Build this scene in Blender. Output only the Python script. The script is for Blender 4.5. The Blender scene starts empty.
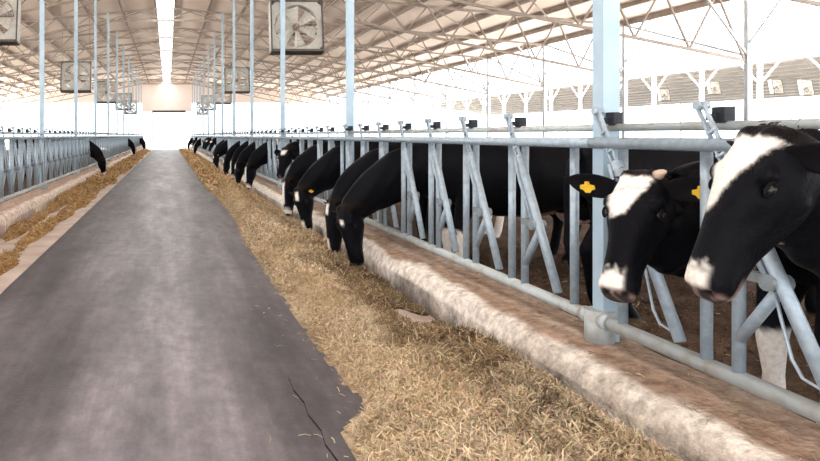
import bpy, bmesh, math, random
import numpy as np
from mathutils import Vector, Matrix, noise

sc = bpy.context.scene
C = sc.collection
R = random.Random(7)
NR = np.random.RandomState(11)

# ------------------------------------------------------------------ camera, sky, exposure
CAM_H = 1.42
FPX = 650.0
VPX, VPY = 168.0, 135.5
cam_data = bpy.data.cameras.new('camera')
cam_data.sensor_width = 36.0
cam_data.lens = FPX / 820.0 * 36.0
cam_data.shift_x = (410.0 - VPX) / 820.0
cam_data.shift_y = -(230.5 - VPY) / 820.0
cam_data.clip_end = 400
cam = bpy.data.objects.new('camera', cam_data)
C.objects.link(cam)
cam.location = (0, 0, CAM_H)
cam.rotation_euler = (math.radians(90), 0, 0)
sc.camera = cam

world = bpy.data.worlds.new('sky')
sc.world = world
world.use_nodes = True
bg = world.node_tree.nodes['Background']
bg.inputs[0].default_value = (0.87, 0.94, 1.0, 1)
bg.inputs[1].default_value = 3.3

sun_d = bpy.data.lights.new('sun', 'SUN')
sun_d.energy = 26.0
sun_d.angle = math.radians(6)
sun_d.color = (1.0, 0.93, 0.84)
sun = bpy.data.objects.new('sun', sun_d)
C.objects.link(sun)
sun.rotation_euler = (math.radians(14), math.radians(-16), 0)

sc.view_settings.view_transform = 'Standard'
sc.view_settings.look = 'None'
sc.view_settings.gamma = 1.0
sc.view_settings.use_curve_mapping = False
sc.view_settings.exposure = 0.40
sc.cycles.use_denoising = True
sc.cycles.max_bounces = 9
sc.cycles.diffuse_bounces = 6
sc.cycles.glossy_bounces = 3
sc.cycles.transmission_bounces = 4
sc.cycles.caustics_reflective = False
sc.cycles.caustics_refractive = False

# ------------------------------------------------------------------ layout constants
XR, XL = 2.345, -2.58           # fence planes
BAY, COL0 = 5.0, 3.55           # column spacing, first column
NB = 13
Y_END, Y_START = 68.0, -9.0
RX = (XR + XL) / 2              # ridge
HALF = 16.67
Z_RIDGE, Z_EAVE = CAM_H + 5.8, CAM_H + 4.17
SL = (Z_RIDGE - Z_EAVE) / HALF

ORD = ['nearest', 'second', 'third', 'fourth', 'fifth', 'sixth', 'seventh', 'eighth', 'ninth', 'tenth', 'eleventh',
       'twelfth', 'thirteenth', 'fourteenth', 'fifteenth', 'sixteenth', 'seventeenth', 'eighteenth', 'nineteenth', 'twentieth']


# ------------------------------------------------------------------ materials
def mat(name, col, rough=0.6, metal=0.0, spec=0.5, col2=None, nscale=6.0, ndetail=4.0, lo=0.35, hi=0.65,
        bump=0.0, bscale=40.0, stretch=None, attr=None):
    m = bpy.data.materials.new(name)
    m.use_nodes = True
    nt = m.node_tree
    b = nt.nodes['Principled BSDF']
    b.inputs['Roughness'].default_value = rough
    b.inputs['Metallic'].default_value = metal
    b.inputs['Specular IOR Level'].default_value = spec
    b.inputs['Base Color'].default_value = (*col, 1)
    tc = nt.nodes.new('ShaderNodeTexCoord')
    mp = nt.nodes.new('ShaderNodeMapping')
    nt.links.new(tc.outputs['Object'], mp.inputs[0])
    if stretch:
        mp.inputs['Scale'].default_value = stretch
    src = None
    if attr:
        a = nt.nodes.new('ShaderNodeAttribute')
        a.attribute_name = attr
        src = a.outputs['Color']
    if col2 is not None:
        n = nt.nodes.new('ShaderNodeTexNoise')
        n.inputs['Scale'].default_value = nscale
        n.inputs['Detail'].default_value = ndetail
        nt.links.new(mp.outputs[0], n.inputs['Vector'])
        r = nt.nodes.new('ShaderNodeMapRange')
        r.inputs[1].default_value = lo
        r.inputs[2].default_value = hi
        nt.links.new(n.outputs[0], r.inputs[0])
        mx = nt.nodes.new('ShaderNodeMix')
        mx.data_type = 'RGBA'
        mx.inputs[6].default_value = (*col, 1)
        mx.inputs[7].default_value = (*col2, 1)
        nt.links.new(r.outputs[0], mx.inputs[0])
        if src is not None:
            mm = nt.nodes.new('ShaderNodeMix')
            mm.data_type = 'RGBA'
            mm.blend_type = 'MULTIPLY'
            mm.inputs[0].default_value = 1.0
            nt.links.new(src, mm.inputs[6])
            nt.links.new(mx.outputs[2], mm.inputs[7])
            src = mm.outputs[2]
        else:
            src = mx.outputs[2]
    if src is not None:
        nt.links.new(src, b.inputs['Base Color'])
    if bump:
        n2 = nt.nodes.new('ShaderNodeTexNoise')
        n2.inputs['Scale'].default_value = bscale
        n2.inputs['Detail'].default_value = 5
        nt.links.new(mp.outputs[0], n2.inputs['Vector'])
        bp = nt.nodes.new('ShaderNodeBump')
        bp.inputs['Strength'].default_value = bump
        bp.inputs['Distance'].default_value = 0.02
        nt.links.new(n2.outputs[0], bp.inputs['Height'])
        nt.links.new(bp.outputs[0], b.inputs['Normal'])
    return m


M = {}
M['galv'] = mat('galvanised steel', (0.37, 0.45, 0.52), 0.45, 0.3, 0.5, (0.28, 0.34, 0.40), 30, 5)
M['galv_worn'] = mat('worn galvanised rail', (0.43, 0.47, 0.48), 0.5, 0.25, 0.5, (0.33, 0.30, 0.25), 14, 6, 0.45, 0.75)
M['column'] = mat('pale blue grey column paint', (0.38, 0.50, 0.59), 0.4, 0.1, 0.4, (0.31, 0.42, 0.52), 3, 5)
M['truss'] = mat('taupe truss steel', (0.30, 0.255, 0.225), 0.6, 0.1, 0.4, (0.24, 0.20, 0.175), 4, 4)
M['purlin'] = mat('brown purlin steel', (0.29, 0.235, 0.20), 0.6, 0.1, 0.4, (0.23, 0.185, 0.16), 4, 4)
M['pivot'] = mat('dull pivot steel', (0.24, 0.28, 0.31), 0.5, 0.3, 0.4, (0.17, 0.19, 0.20), 18, 4)
M['black_plastic'] = mat('black latch plastic', (0.016, 0.018, 0.024), 0.5, 0, 0.2, (0.03, 0.033, 0.04), 20, 3)
M['white_steel'] = mat('white painted steel', (0.78, 0.80, 0.82), 0.5, 0, 0.5, (0.70, 0.72, 0.74), 4, 3)
M['fan_shell'] = mat('fan housing', (0.46, 0.45, 0.42), 0.5, 0.2, 0.5, (0.36, 0.35, 0.33), 6, 4)
M['fan_dark'] = mat('fan dark edge', (0.05, 0.045, 0.04), 0.6, 0, 0.4, (0.08, 0.07, 0.06), 9, 3)
M['fan_blade'] = mat('fan blade', (0.62, 0.60, 0.56), 0.5, 0.2, 0.5, (0.52, 0.50, 0.46), 9, 3)
M['fan_motor'] = mat('rusty motor', (0.18, 0.10, 0.07), 0.7, 0, 0.4, (0.10, 0.06, 0.045), 12, 4)
M['tag'] = mat('yellow ear tag', (0.80, 0.53, 0.04), 0.4, 0, 0.5, (0.72, 0.45, 0.03), 30, 2)
M['eye'] = mat('eye', (0.010, 0.008, 0.008), 0.22, 0, 0.3)
M['ear'] = mat('ear coat', (1, 1, 1), 0.75, 0, 0.08, (0.8, 0.8, 0.8), 60, 3, attr='coat')
M['horn'] = mat('horn bud', (0.62, 0.47, 0.38), 0.6, 0, 0.4, (0.48, 0.34, 0.27), 30, 3)
M['hoof'] = mat('hoof', (0.12, 0.09, 0.06), 0.6, 0, 0.4, (0.08, 0.06, 0.04), 20, 3)
M['hair'] = mat('hair', (0.018, 0.011, 0.009), 0.7, 0, 0.1, (0.008, 0.006, 0.006), 30, 3)
M['coat'] = mat('coat', (1, 1, 1), 0.42, 0, 0.045, (0.80, 0.80, 0.80), 50, 4, attr='coat', bump=0.22, bscale=90)
M['straw'] = mat('straw', (1, 1, 1), 0.75, 0, 0.25, (0.8, 0.76, 0.7), 20, 3, attr='tone')
M['feed'] = mat('feed bed', (1.0, 1.0, 1.0), 0.9, 0, 0.15, (0.55, 0.50, 0.44), 22, 6, attr='tone', bump=1.0, bscale=55)
M['end_wall'] = mat('end wall sheet', (0.80, 0.72, 0.68), 0.7, 0, 0.3, (0.74, 0.66, 0.62), 0.8, 3)
M['ground'] = mat('pale yard ground', (0.74, 0.70, 0.65), 0.9, 0, 0.2, (0.66, 0.62, 0.57), 0.3, 5)
M['bedding'] = mat('pen bedding', (0.085, 0.052, 0.034), 0.95, 0, 0.15, (0.035, 0.022, 0.016), 5, 7, bump=0.8, bscale=30)
M['neigh_roof'] = mat('neighbour roof', (0.70, 0.70, 0.70), 0.7, 0, 0.3, (0.62, 0.62, 0.62), 0.5, 3)
M['neigh_purlin'] = mat('neighbour purlin', (0.34, 0.32, 0.31), 0.7, 0, 0.3, (0.28, 0.27, 0.26), 1, 3)
M['eave_steel'] = mat('grey eave post steel', (0.52, 0.57, 0.62), 0.5, 0.1, 0.4, (0.44, 0.49, 0.54), 4, 3)
M['crack'] = mat('crack', (0.02, 0.018, 0.018), 0.95, 0, 0.1, (0.035, 0.03, 0.03), 12, 3)


def roof_material():
    m = mat('roof sheet underside', (0.88, 0.77, 0.69), 0.6, 0, 0.3, (0.82, 0.70, 0.62), 0.35, 4)
    nt = m.node_tree
    b = nt.nodes['Principled BSDF']
    tc = nt.nodes['Texture Coordinate']
    w = nt.nodes.new('ShaderNodeTexWave')
    w.bands_direction = 'Y'
    w.inputs['Scale'].default_value = 1.6
    nt.links.new(tc.outputs['Object'], w.inputs['Vector'])
    bp = nt.nodes.new('ShaderNodeBump')
    bp.inputs['Strength'].default_value = 0.35
    bp.inputs['Distance'].default_value = 0.03
    nt.links.new(w.outputs['Fac'], bp.inputs['Height'])
    nt.links.new(bp.outputs[0], b.inputs['Normal'])
    return m


M['roof'] = roof_material()


def skylight_material():
    m = bpy.data.materials.new('translucent skylight sheet')
    m.use_nodes = True
    nt = m.node_tree
    for n in list(nt.nodes):
        nt.nodes.remove(n)
    out = nt.nodes.new('ShaderNodeOutputMaterial')
    t = nt.nodes.new('ShaderNodeBsdfTranslucent')
    n = nt.nodes.new('ShaderNodeTexNoise')
    n.inputs['Scale'].default_value = 0.6
    r = nt.nodes.new('ShaderNodeValToRGB')
    r.color_ramp.elements[0].color = (0.80, 0.82, 0.84, 1)
    r.color_ramp.elements[1].color = (0.92, 0.93, 0.94, 1)
    nt.links.new(n.outputs[0], r.inputs[0])
    nt.links.new(r.outputs[0], t.inputs[0])
    nt.links.new(t.outputs[0], out.inputs[0])
    return m


M['skylight'] = skylight_material()


def road_material():
    m = mat('worn concrete road', (0.2, 0.2, 0.2), 0.42, 0, 0.5)
    nt = m.node_tree
    b = nt.nodes['Principled BSDF']
    tc = nt.nodes['Texture Coordinate']

    def nz(scale, vec, detail=6, rough=0.6):
        mp = nt.nodes.new('ShaderNodeMapping')
        mp.inputs['Scale'].default_value = vec
        nt.links.new(tc.outputs['Object'], mp.inputs[0])
        n = nt.nodes.new('ShaderNodeTexNoise')
        n.inputs['Scale'].default_value = scale
        n.inputs['Detail'].default_value = detail
        n.inputs['Roughness'].default_value = rough
        nt.links.new(mp.outputs[0], n.inputs['Vector'])
        return n.outputs[0]

    def ramp(src, a, ca, bb, cb):
        r = nt.nodes.new('ShaderNodeValToRGB')
        r.color_ramp.elements[0].position = a
        r.color_ramp.elements[0].color = (*ca, 1)
        r.color_ramp.elements[1].position = bb
        r.color_ramp.elements[1].color = (*cb, 1)
        nt.links.new(src, r.inputs[0])
        return r.outputs[0]

    base = ramp(nz(1.6, (1, 0.22, 1)), 0.34, (0.048, 0.043, 0.047), 0.68, (0.190, 0.175, 0.183))
    fine = ramp(nz(9, (1, 0.6, 1), 9, 0.72), 0.3, (0.55, 0.54, 0.55), 0.72, (1.3, 1.3, 1.3))
    streak = ramp(nz(3.5, (1, 0.06, 1), 6), 0.35, (0.62, 0.60, 0.62), 0.72, (1.45, 1.45, 1.5))
    # skylight's pale streak painted down the middle, darker band along the left edge
    sx = nt.nodes.new('ShaderNodeSeparateXYZ')
    nt.links.new(tc.outputs['Object'], sx.inputs[0])
    wob = nt.nodes.new('ShaderNodeMath')
    wob.operation = 'MULTIPLY_ADD'
    wob.inputs[1].default_value = 0.9
    nt.links.new(nz(0.5, (1, 0.4, 1), 3), wob.inputs[0])
    nt.links.new(sx.outputs[0], wob.inputs[2])
    mr = nt.nodes.new('ShaderNodeMapRange')
    mr.inputs[1].default_value = -1.5
    mr.inputs[2].default_value = 1.9
    nt.links.new(wob.outputs[0], mr.inputs[0])
    cr = nt.nodes.new('ShaderNodeValToRGB')
    e = cr.color_ramp.elements
    e[0].position, e[0].color = 0.12, (0.52, 0.50, 0.52, 1)
    e[1].position, e[1].color = 1.0, (0.62, 0.60, 0.63, 1)
    for pos, c in ((0.30, 0.85), (0.50, 1.42), (0.62, 1.46), (0.8, 0.85)):
        x = e.new(pos)
        x.color = (c, c * 0.985, c, 1)
    nt.links.new(mr.outputs[0], cr.inputs[0])
    cur = base
    for s in (fine, streak, cr.outputs[0]):
        mm = nt.nodes.new('ShaderNodeMix')
        mm.data_type = 'RGBA'
        mm.blend_type = 'MULTIPLY'
        mm.clamp_result = False
        mm.inputs[0].default_value = 1.0
        nt.links.new(cur, mm.inputs[6])
        nt.links.new(s, mm.inputs[7])
        cur = mm.outputs[2]
    nt.links.new(cur, b.inputs['Base Color'])
    rr = nt.nodes.new('ShaderNodeMapRange')
    rr.inputs[3].default_value = 0.38
    rr.inputs[4].default_value = 0.62
    nt.links.new(nz(6, (1, 0.3, 1)), rr.inputs[0])
    nt.links.new(rr.outputs[0], b.inputs['Roughness'])
    bp = nt.nodes.new('ShaderNodeBump')
    bp.inputs['Strength'].default_value = 0.25
    bp.inputs['Distance'].default_value = 0.01
    nt.links.new(nz(45, (1, 1, 1), 6), bp.inputs['Height'])
    nt.links.new(bp.outputs[0], b.inputs['Normal'])
    return m


M['road'] = road_material()
M['table'] = mat('feed table concrete', (0.52, 0.44, 0.39), 0.75, 0, 0.3, (0.40, 0.31, 0.26), 2.5, 7, bump=0.3, bscale=40)


def curb_material():
    m = mat('feed curb concrete', (0.62, 0.56, 0.50), 0.85, 0, 0.25)
    nt = m.node_tree
    b = nt.nodes['Principled BSDF']
    tc = nt.nodes['Texture Coordinate']
    geo = nt.nodes.new('ShaderNodeAttribute')
    geo.attribute_name = 'tone'
    n = nt.nodes.new('ShaderNodeTexNoise')
    n.inputs['Scale'].default_value = 13
    n.inputs['Detail'].default_value = 8
    n.inputs['Roughness'].default_value = 0.7
    nt.links.new(tc.outputs['Object'], n.inputs['Vector'])
    r = nt.nodes.new('ShaderNodeValToRGB')
    r.color_ramp.elements[0].position = 0.32
    r.color_ramp.elements[0].color = (0.40, 0.35, 0.31, 1)
    r.color_ramp.elements[1].position = 0.62
    r.color_ramp.elements[1].color = (1.05, 1.0, 0.96, 1)
    nt.links.new(n.outputs[0], r.inputs[0])
    mm = nt.nodes.new('ShaderNodeMix')
    mm.data_type = 'RGBA'
    mm.blend_type = 'MULTIPLY'
    mm.inputs[0].default_value = 1.0
    nt.links.new(geo.outputs['Color'], mm.inputs[6])
    nt.links.new(r.outputs[0], mm.inputs[7])
    nt.links.new(mm.outputs[2], b.inputs['Base Color'])
    n2 = nt.nodes.new('ShaderNodeTexNoise')
    n2.inputs['Scale'].default_value = 45
    n2.inputs['Detail'].default_value = 8
    nt.links.new(tc.outputs['Object'], n2.inputs['Vector'])
    bp = nt.nodes.new('ShaderNodeBump')
    bp.inputs['Strength'].default_value = 0.8
    bp.inputs['Distance'].default_value = 0.02
    nt.links.new(n2.outputs[0], bp.inputs['Height'])
    nt.links.new(bp.outputs[0], b.inputs['Normal'])
    return m


M['curb'] = curb_material()


# ------------------------------------------------------------------ mesh helpers
class MB:
    def __init__(self):
        self.v, self.f, self.s = [], [], []

    def box(self, c, d, rot=None):
        i = len(self.v)
        for sx, sy, sz in ((-1, -1, -1), (1, -1, -1), (1, 1, -1), (-1, 1, -1), (-1, -1, 1), (1, -1, 1), (1, 1, 1), (-1, 1, 1)):
            p = Vector((sx * d[0] / 2, sy * d[1] / 2, sz * d[2] / 2))
            if rot is not None:
                p = rot @ p
            self.v.append(tuple(Vector(c) + p))
        for q in ((0, 3, 2, 1), (4, 5, 6, 7), (0, 1, 5, 4), (1, 2, 6, 5), (2, 3, 7, 6), (3, 0, 4, 7)):
            self.f.append(tuple(i + k for k in q))
            self.s.append(False)
        return self

    def bar(self, a, b, w, h, up=(0, 0, 1)):
        a, b = Vector(a), Vector(b)
        t = (b - a).normalized()
        u = Vector(up)
        if abs(t.dot(u)) > 0.98:
            u = Vector((0, 1, 0))
        s = t.cross(u).normalized()
        u = s.cross(t)
        rot = Matrix((s, t, u)).transposed()
        return self.box((a + b) / 2, (w, (b - a).length, h), rot)

    def tube(self, pts, r, n=8, cap=True):
        pts = [Vector(p) for p in pts]
        if not isinstance(r, (list, tuple)):
            r = [r] * len(pts)
        base = len(self.v)
        prev = None
        for k, p in enumerate(pts):
            if k == 0:
                t = pts[1] - p
            elif k == len(pts) - 1:
                t = p - pts[k - 1]
            else:
                t = (pts[k + 1] - p).normalized() + (p - pts[k - 1]).normalized()
            t.normalize()
            if prev is None:
                ref = Vector((0, 0, 1)) if abs(t.z) < 0.9 else Vector((1, 0, 0))
                s = t.cross(ref).normalized()
            else:
                s = (prev - t * prev.dot(t)).normalized()
            prev = s
            u = s.cross(t)
            for j in range(n):
                a = 2 * math.pi * j / n
                self.v.append(tuple(p + s * (math.cos(a) * r[k]) + u * (math.sin(a) * r[k])))
        for k in range(len(pts) - 1):
            for j in range(n):
                a0 = base + k * n + j
                a1 = base + k * n + (j + 1) % n
                self.f.append((a0, a1, a1 + n, a0 + n))
                self.s.append(True)
        if cap:
            self.f.append(tuple(base + j for j in range(n))[::-1])
            self.f.append(tuple(base + (len(pts) - 1) * n + j for j in range(n)))
            self.s += [False, False]
        return self

    def rings(self, rings, closed_caps=True, smooth=True):
        base = len(self.v)
        n = len(rings[0])
        for rg in rings:
            self.v += [tuple(p) for p in rg]
        for k in range(len(rings) - 1):
            for j in range(n):
                a0 = base + k * n + j
                a1 = base + k * n + (j + 1) % n
                self.f.append((a0, a1, a1 + n, a0 + n))
                self.s.append(smooth)
        if closed_caps:
            self.f.append(tuple(base + j for j in range(n))[::-1])
            self.f.append(tuple(base + (len(rings) - 1) * n + j for j in range(n)))
            self.s += [smooth, smooth]
        return self

    def prism(self, poly, axis, a, b):
        # poly: 2D points in the other two axes (cyclic order), extruded along axis
        def P(p, t):
            q = [p[0], p[1]]
            q.insert(axis, t)
            return tuple(q)
        base = len(self.v)
        n = len(poly)
        self.v += [P(p, a) for p in poly] + [P(p, b) for p in poly]
        for j in range(n):
            k = (j + 1) % n
            self.f.append((base + j, base + k, base + n + k, base + n + j))
            self.s.append(False)
        self.f.append(tuple(base + j for j in range(n))[::-1])
        self.f.append(tuple(base + n + j for j in range(n)))
        self.s += [False, False]
        return self

    def mesh(self, name, m):
        me = bpy.data.meshes.new(name)
        me.from_pydata(self.v, [], self.f)
        me.polygons.foreach_set('use_smooth', self.s)
        bm = bmesh.new()
        bm.from_mesh(me)
        bmesh.ops.recalc_face_normals(bm, faces=bm.faces)
        bm.to_mesh(me)
        bm.free()
        me.materials.append(m)
        return me


def put(name, me, parent=None, loc=(0, 0, 0), rot=None, kind=None):
    o = bpy.data.objects.new(name, me)
    C.objects.link(o)
    o.location = loc
    if rot is not None:
        o.rotation_euler = rot
    if parent is not None:
        o.parent = parent
    if kind:
        o['kind'] = kind
    return o


def tag(o, label, cat, group=None):
    o['label'] = label
    o['category'] = cat
    if group:
        o['group'] = group
    return o


def thing(name, label, cat, loc=(0, 0, 0), rz=0.0, group=None):
    o = put(name, None, None, loc, (0, 0, rz))
    return tag(o, label, cat, group)


def set_col(me, name, arr):
    a = me.attributes.new(name, 'FLOAT_COLOR', 'POINT')
    buf = np.ones((len(me.vertices), 4), np.float32)
    buf[:, :3] = arr
    a.data.foreach_set('color', buf.ravel())


def fast_mesh(name, verts, quads, m, smooth=False):
    me = bpy.data.meshes.new(name)
    nv, nf = len(verts), len(quads)
    me.vertices.add(nv)
    me.vertices.foreach_set('co', np.asarray(verts, np.float32).ravel())
    me.loops.add(nf * 4)
    me.loops.foreach_set('vertex_index', np.asarray(quads, np.int32).ravel())
    me.polygons.add(nf)
    me.polygons.foreach_set('loop_start', np.arange(0, nf * 4, 4, dtype=np.int32))
    me.polygons.foreach_set('use_smooth', np.full(nf, smooth))
    me.update(calc_edges=True)
    me.materials.append(m)
    return me


def grid_mesh(name, xs, ys, zf, m, smooth=True):
    X, Y = np.meshgrid(xs, ys)
    Z = zf(X, Y)
    v = np.stack([X, Y, Z], -1).reshape(-1, 3)
    nx, ny = len(xs), len(ys)
    i = np.arange(nx * ny).reshape(ny, nx)
    q = np.stack([i[:-1, :-1], i[:-1, 1:], i[1:, 1:], i[1:, :-1]], -1).reshape(-1, 4)
    return fast_mesh(name, v, q, m, smooth), v


# vectorised value noise
_perm = NR.rand(256, 256)


def vnoise(x, y, oct=4, seed=0):
    out, amp, tot = 0, 1.0, 0
    for o in range(oct):
        fx, fy = x * 2 ** o + 17.3 * seed + 5.1 * o, y * 2 ** o + 31.7 * seed + 9.7 * o
        ix, iy = np.floor(fx).astype(int), np.floor(fy).astype(int)
        u, v = fx - ix, fy - iy
        u, v = u * u * (3 - 2 * u), v * v * (3 - 2 * v)
        g = lambda a, b: _perm[a % 256, b % 256]
        out = out + amp * ((g(ix, iy) * (1 - u) + g(ix + 1, iy) * u) * (1 - v) + (g(ix, iy + 1) * (1 - u) + g(ix + 1, iy + 1) * u) * v)
        tot += amp
        amp *= 0.5
    return out / tot


def sstep(a, b, x):
    t = np.clip((x - a) / (b - a), 0, 1)
    return t * t * (3 - 2 * t)


# ------------------------------------------------------------------ the setting: ground, floors, curbs
def slab(name, x0, x1, y0, y1, z0, z1, m, label=None):
    b = MB().box(((x0 + x1) / 2, (y0 + y1) / 2, (z0 + z1) / 2), (x1 - x0, y1 - y0, z1 - z0))
    o = put(name, b.mesh(name, m), kind='structure')
    if label:
        o['label'] = label
    return o


slab('ground', -160, 200, -60, 260, -0.5, -0.12, M['ground'], 'pale yard ground outside the barn')
road = slab('floor', -1.5, 1.35, Y_START, Y_END + 2, -0.11, 0.0, M['road'], 'dark worn concrete driving alley down the middle of the barn')
slab('floor_feed_table_left', XL + 0.1, -1.5, Y_START, Y_END, -0.115, 0.006, M['table'], 'pale concrete feed strip beside the left fence')
slab('floor_feed_table_right', 1.35, XR - 0.1, Y_START, Y_END, -0.115, 0.004, M['table'], 'concrete feed strip beneath the hay on the right')
slab('floor_pen_right', XR + 0.22, RX + HALF - 0.2, Y_START, Y_END, -0.11, -0.02, M['bedding'], 'dark brown bedded pen floor behind the right fence')
slab('floor_pen_left', RX - HALF + 0.2, XL - 0.22, Y_START, Y_END, -0.11, -0.02, M['bedding'], 'brown bedded pen floor behind the left fence')

# crack in the road
cm = MB()
cp = [(0.705, 3.80), (0.70, 3.62), (0.722, 3.45), (0.712, 3.30), (0.735, 3.12), (0.722, 2.98), (0.74, 2.82), (0.735, 2.65)]
for k in range(len(cp) - 1):
    (x0, y0), (x1, y1) = cp[k], cp[k + 1]
    w = 0.002 + 0.003 * (k % 2)
    cm.v += [(x0 - w, y0, 0.0015), (x0 + w, y0, 0.0015), (x1 + w, y1, 0.0015), (x1 - w, y1, 0.0015)]
    cm.f.append((4 * k, 4 * k + 1, 4 * k + 2, 4 * k + 3))
    cm.s.append(False)
put('crack', cm.mesh('crack', M['crack']), road)


def curb(side):
    # profile from alley face to pen face, along y; real, slightly uneven surface
    prof = [(-0.285, -0.1), (-0.285, 0.165), (-0.27, 0.20), (-0.245, 0.255), (-0.20, 0.278), (-0.10, 0.292), (0.0, 0.30),
            (0.10, 0.30), (0.2, 0.295), (0.22, 0.27), (0.22, -0.1)]
    xf = XR if side > 0 else XL
    ys = np.concatenate([np.arange(-9, 10, 0.05), np.arange(10, 25, 0.2), np.arange(25, 68.01, 1.0)])
    s = []
    for k in range(len(prof) - 1):
        n = 1 if k in (0, 8, 9) else 3
        for j in range(n):
            t = j / n
            s.append((prof[k][0] * (1 - t) + prof[k + 1][0] * t, prof[k][1] * (1 - t) + prof[k + 1][1] * t))
    s.append(prof[-1])
    s = np.array(s)
    P, Y = np.meshgrid(np.arange(len(s)), ys)
    off, z = s[P, 0], s[P, 1].copy()
    nz = vnoise(off * 9 + 40, Y * 5, 4, 3) - 0.5
    z = z + 0.028 * nz * (z > 0.1)
    X = xf + side * (off + 0.012 * (vnoise(Y * 4, z * 8, 3, 5) - 0.5))
    v = np.stack([X, Y, z], -1).reshape(-1, 3)
    i = np.arange(P.size).reshape(P.shape)
    q = np.stack([i[:-1, :-1], i[:-1, 1:], i[1:, 1:], i[1:, :-1]], -1).reshape(-1, 4)
    me = fast_mesh('curb', v, q, M['curb'], True)
    # limewashed front, brown trodden top, darker towards the foot; noisy edges between them
    O, Zp, Yf = off.ravel(), s[P, 1].ravel(), Y.ravel()
    n1 = vnoise(O * 6 + 3, Yf * 2.2, 4, 8)
    white = np.array([0.88, 0.85, 0.80])
    brown = np.array([0.40, 0.285, 0.215])
    grey = np.array([0.60, 0.52, 0.455])
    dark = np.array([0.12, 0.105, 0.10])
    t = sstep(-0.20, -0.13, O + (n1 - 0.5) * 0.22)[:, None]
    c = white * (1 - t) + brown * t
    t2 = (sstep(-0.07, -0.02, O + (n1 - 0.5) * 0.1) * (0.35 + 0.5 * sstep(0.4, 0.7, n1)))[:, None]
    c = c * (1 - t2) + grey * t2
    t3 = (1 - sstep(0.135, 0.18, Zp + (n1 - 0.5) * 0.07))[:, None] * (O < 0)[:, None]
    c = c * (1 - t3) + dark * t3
    if side < 0:
        c = c * 0.55 + np.array([0.30, 0.22, 0.18])
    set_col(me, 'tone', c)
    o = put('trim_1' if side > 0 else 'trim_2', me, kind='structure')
    o['label'] = 'worn limewashed concrete feed curb under the %s fence' % ('right' if side > 0 else 'left')


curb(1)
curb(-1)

# ------------------------------------------------------------------ roof
ceil = put('ceiling', None, kind='structure')
ceil['label'] = 'low pitched sheet metal barn roof with a skylight along the ridge'
SKY = 0.37
ymid, ylen = (Y_START + Y_END) / 2, Y_END - Y_START
for s in (-1, 1):
    x0, x1 = SKY, HALF + 0.5
    poly = [(RX + s * x0, Z_RIDGE - SL * x0), (RX + s * x1, Z_RIDGE - SL * x1), (RX + s * x1, Z_RIDGE - SL * x1 + 0.06), (RX + s * x0, Z_RIDGE - SL * x0 + 0.06)]
    put('roof_sheet', MB().prism(poly, 1, Y_START, Y_END).mesh('roof_sheet', M['roof']), ceil)
    k = 0
    for xo in [0.42 + 1.47 * i for i in range(11)] + [HALF]:
        z = Z_RIDGE - SL * xo - 0.075
        big = 0.2 if xo == HALF else 0.14
        put('purlin', MB().box((RX + s * xo, ymid, z - (big - 0.14) / 2), (0.07, ylen - 0.02, big)).mesh('purlin', M['purlin']), ceil)
sk = MB()
sk.v = [(RX - SKY - 0.03, Y_START, Z_RIDGE + 0.04), (RX + SKY + 0.03, Y_START, Z_RIDGE + 0.04), (RX + SKY + 0.03, Y_END, Z_RIDGE + 0.04), (RX - SKY - 0.03, Y_END, Z_RIDGE + 0.04)]
sk.f = [(0, 1, 2, 3)]
sk.s = [False]
put('skylight', sk.mesh('skylight', M['skylight']), ceil)

# gable at the far end: sheet above the doorway, open below
gz = CAM_H + 2.5
poly = [(RX - HALF, gz + 0.9), (RX - 2.6, gz + 0.9), (RX - 2.6, gz), (RX + 2.6, gz), (RX + 2.6, gz + 0.9), (RX + HALF, gz + 0.9), (RX + HALF, Z_EAVE - 0.03), (RX, Z_RIDGE - 0.03), (RX - HALF, Z_EAVE - 0.03)]
wf = put('wall_far', None, kind='structure')
wf['label'] = 'pale sheet metal gable above the bright doorway at the far end'
seg = [(-HALF, -2.6, gz + 0.9), (-2.6, 2.6, gz), (2.6, HALF, gz + 0.9)]
for a, b_, zb in seg:
    top = lambda x: Z_RIDGE - SL * abs(x) + 0.03
    pl = [(RX + a, zb), (RX + b_, zb), (RX + b_, top(b_))] + ([(RX, top(0))] if a < 0 < b_ else []) + [(RX + a, top(a))]
    put('gable_sheet', MB().prism(pl, 1, Y_END, Y_END + 0.06).mesh('gable_sheet', M['end_wall']), wf)
door = put('door_1', None, kind='structure')
door['label'] = 'open doorway at the far end with a dark header'
put('door_header', MB().box((0.1, Y_END - 0.1, gz), (3.5, 0.16, 0.22)).mesh('door_header', M['fan_dark']), door)
for x in (-1.62, 1.82):
    put('door_post', MB().box((x, Y_END - 0.1, gz / 2 - 0.05), (0.12, 0.14, gz)).mesh('door_post', M['column']), door)

# ------------------------------------------------------------------ trusses
CH_IN = 2.46
Z_CH = CAM_H + 5.05
CH_SL = 0.206


def z_bot(x):
    return Z_CH - max(0.0, abs(x) - CH_IN) * CH_SL


def z_top(x):
    return Z_RIDGE - SL * abs(x) - 0.19


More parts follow.
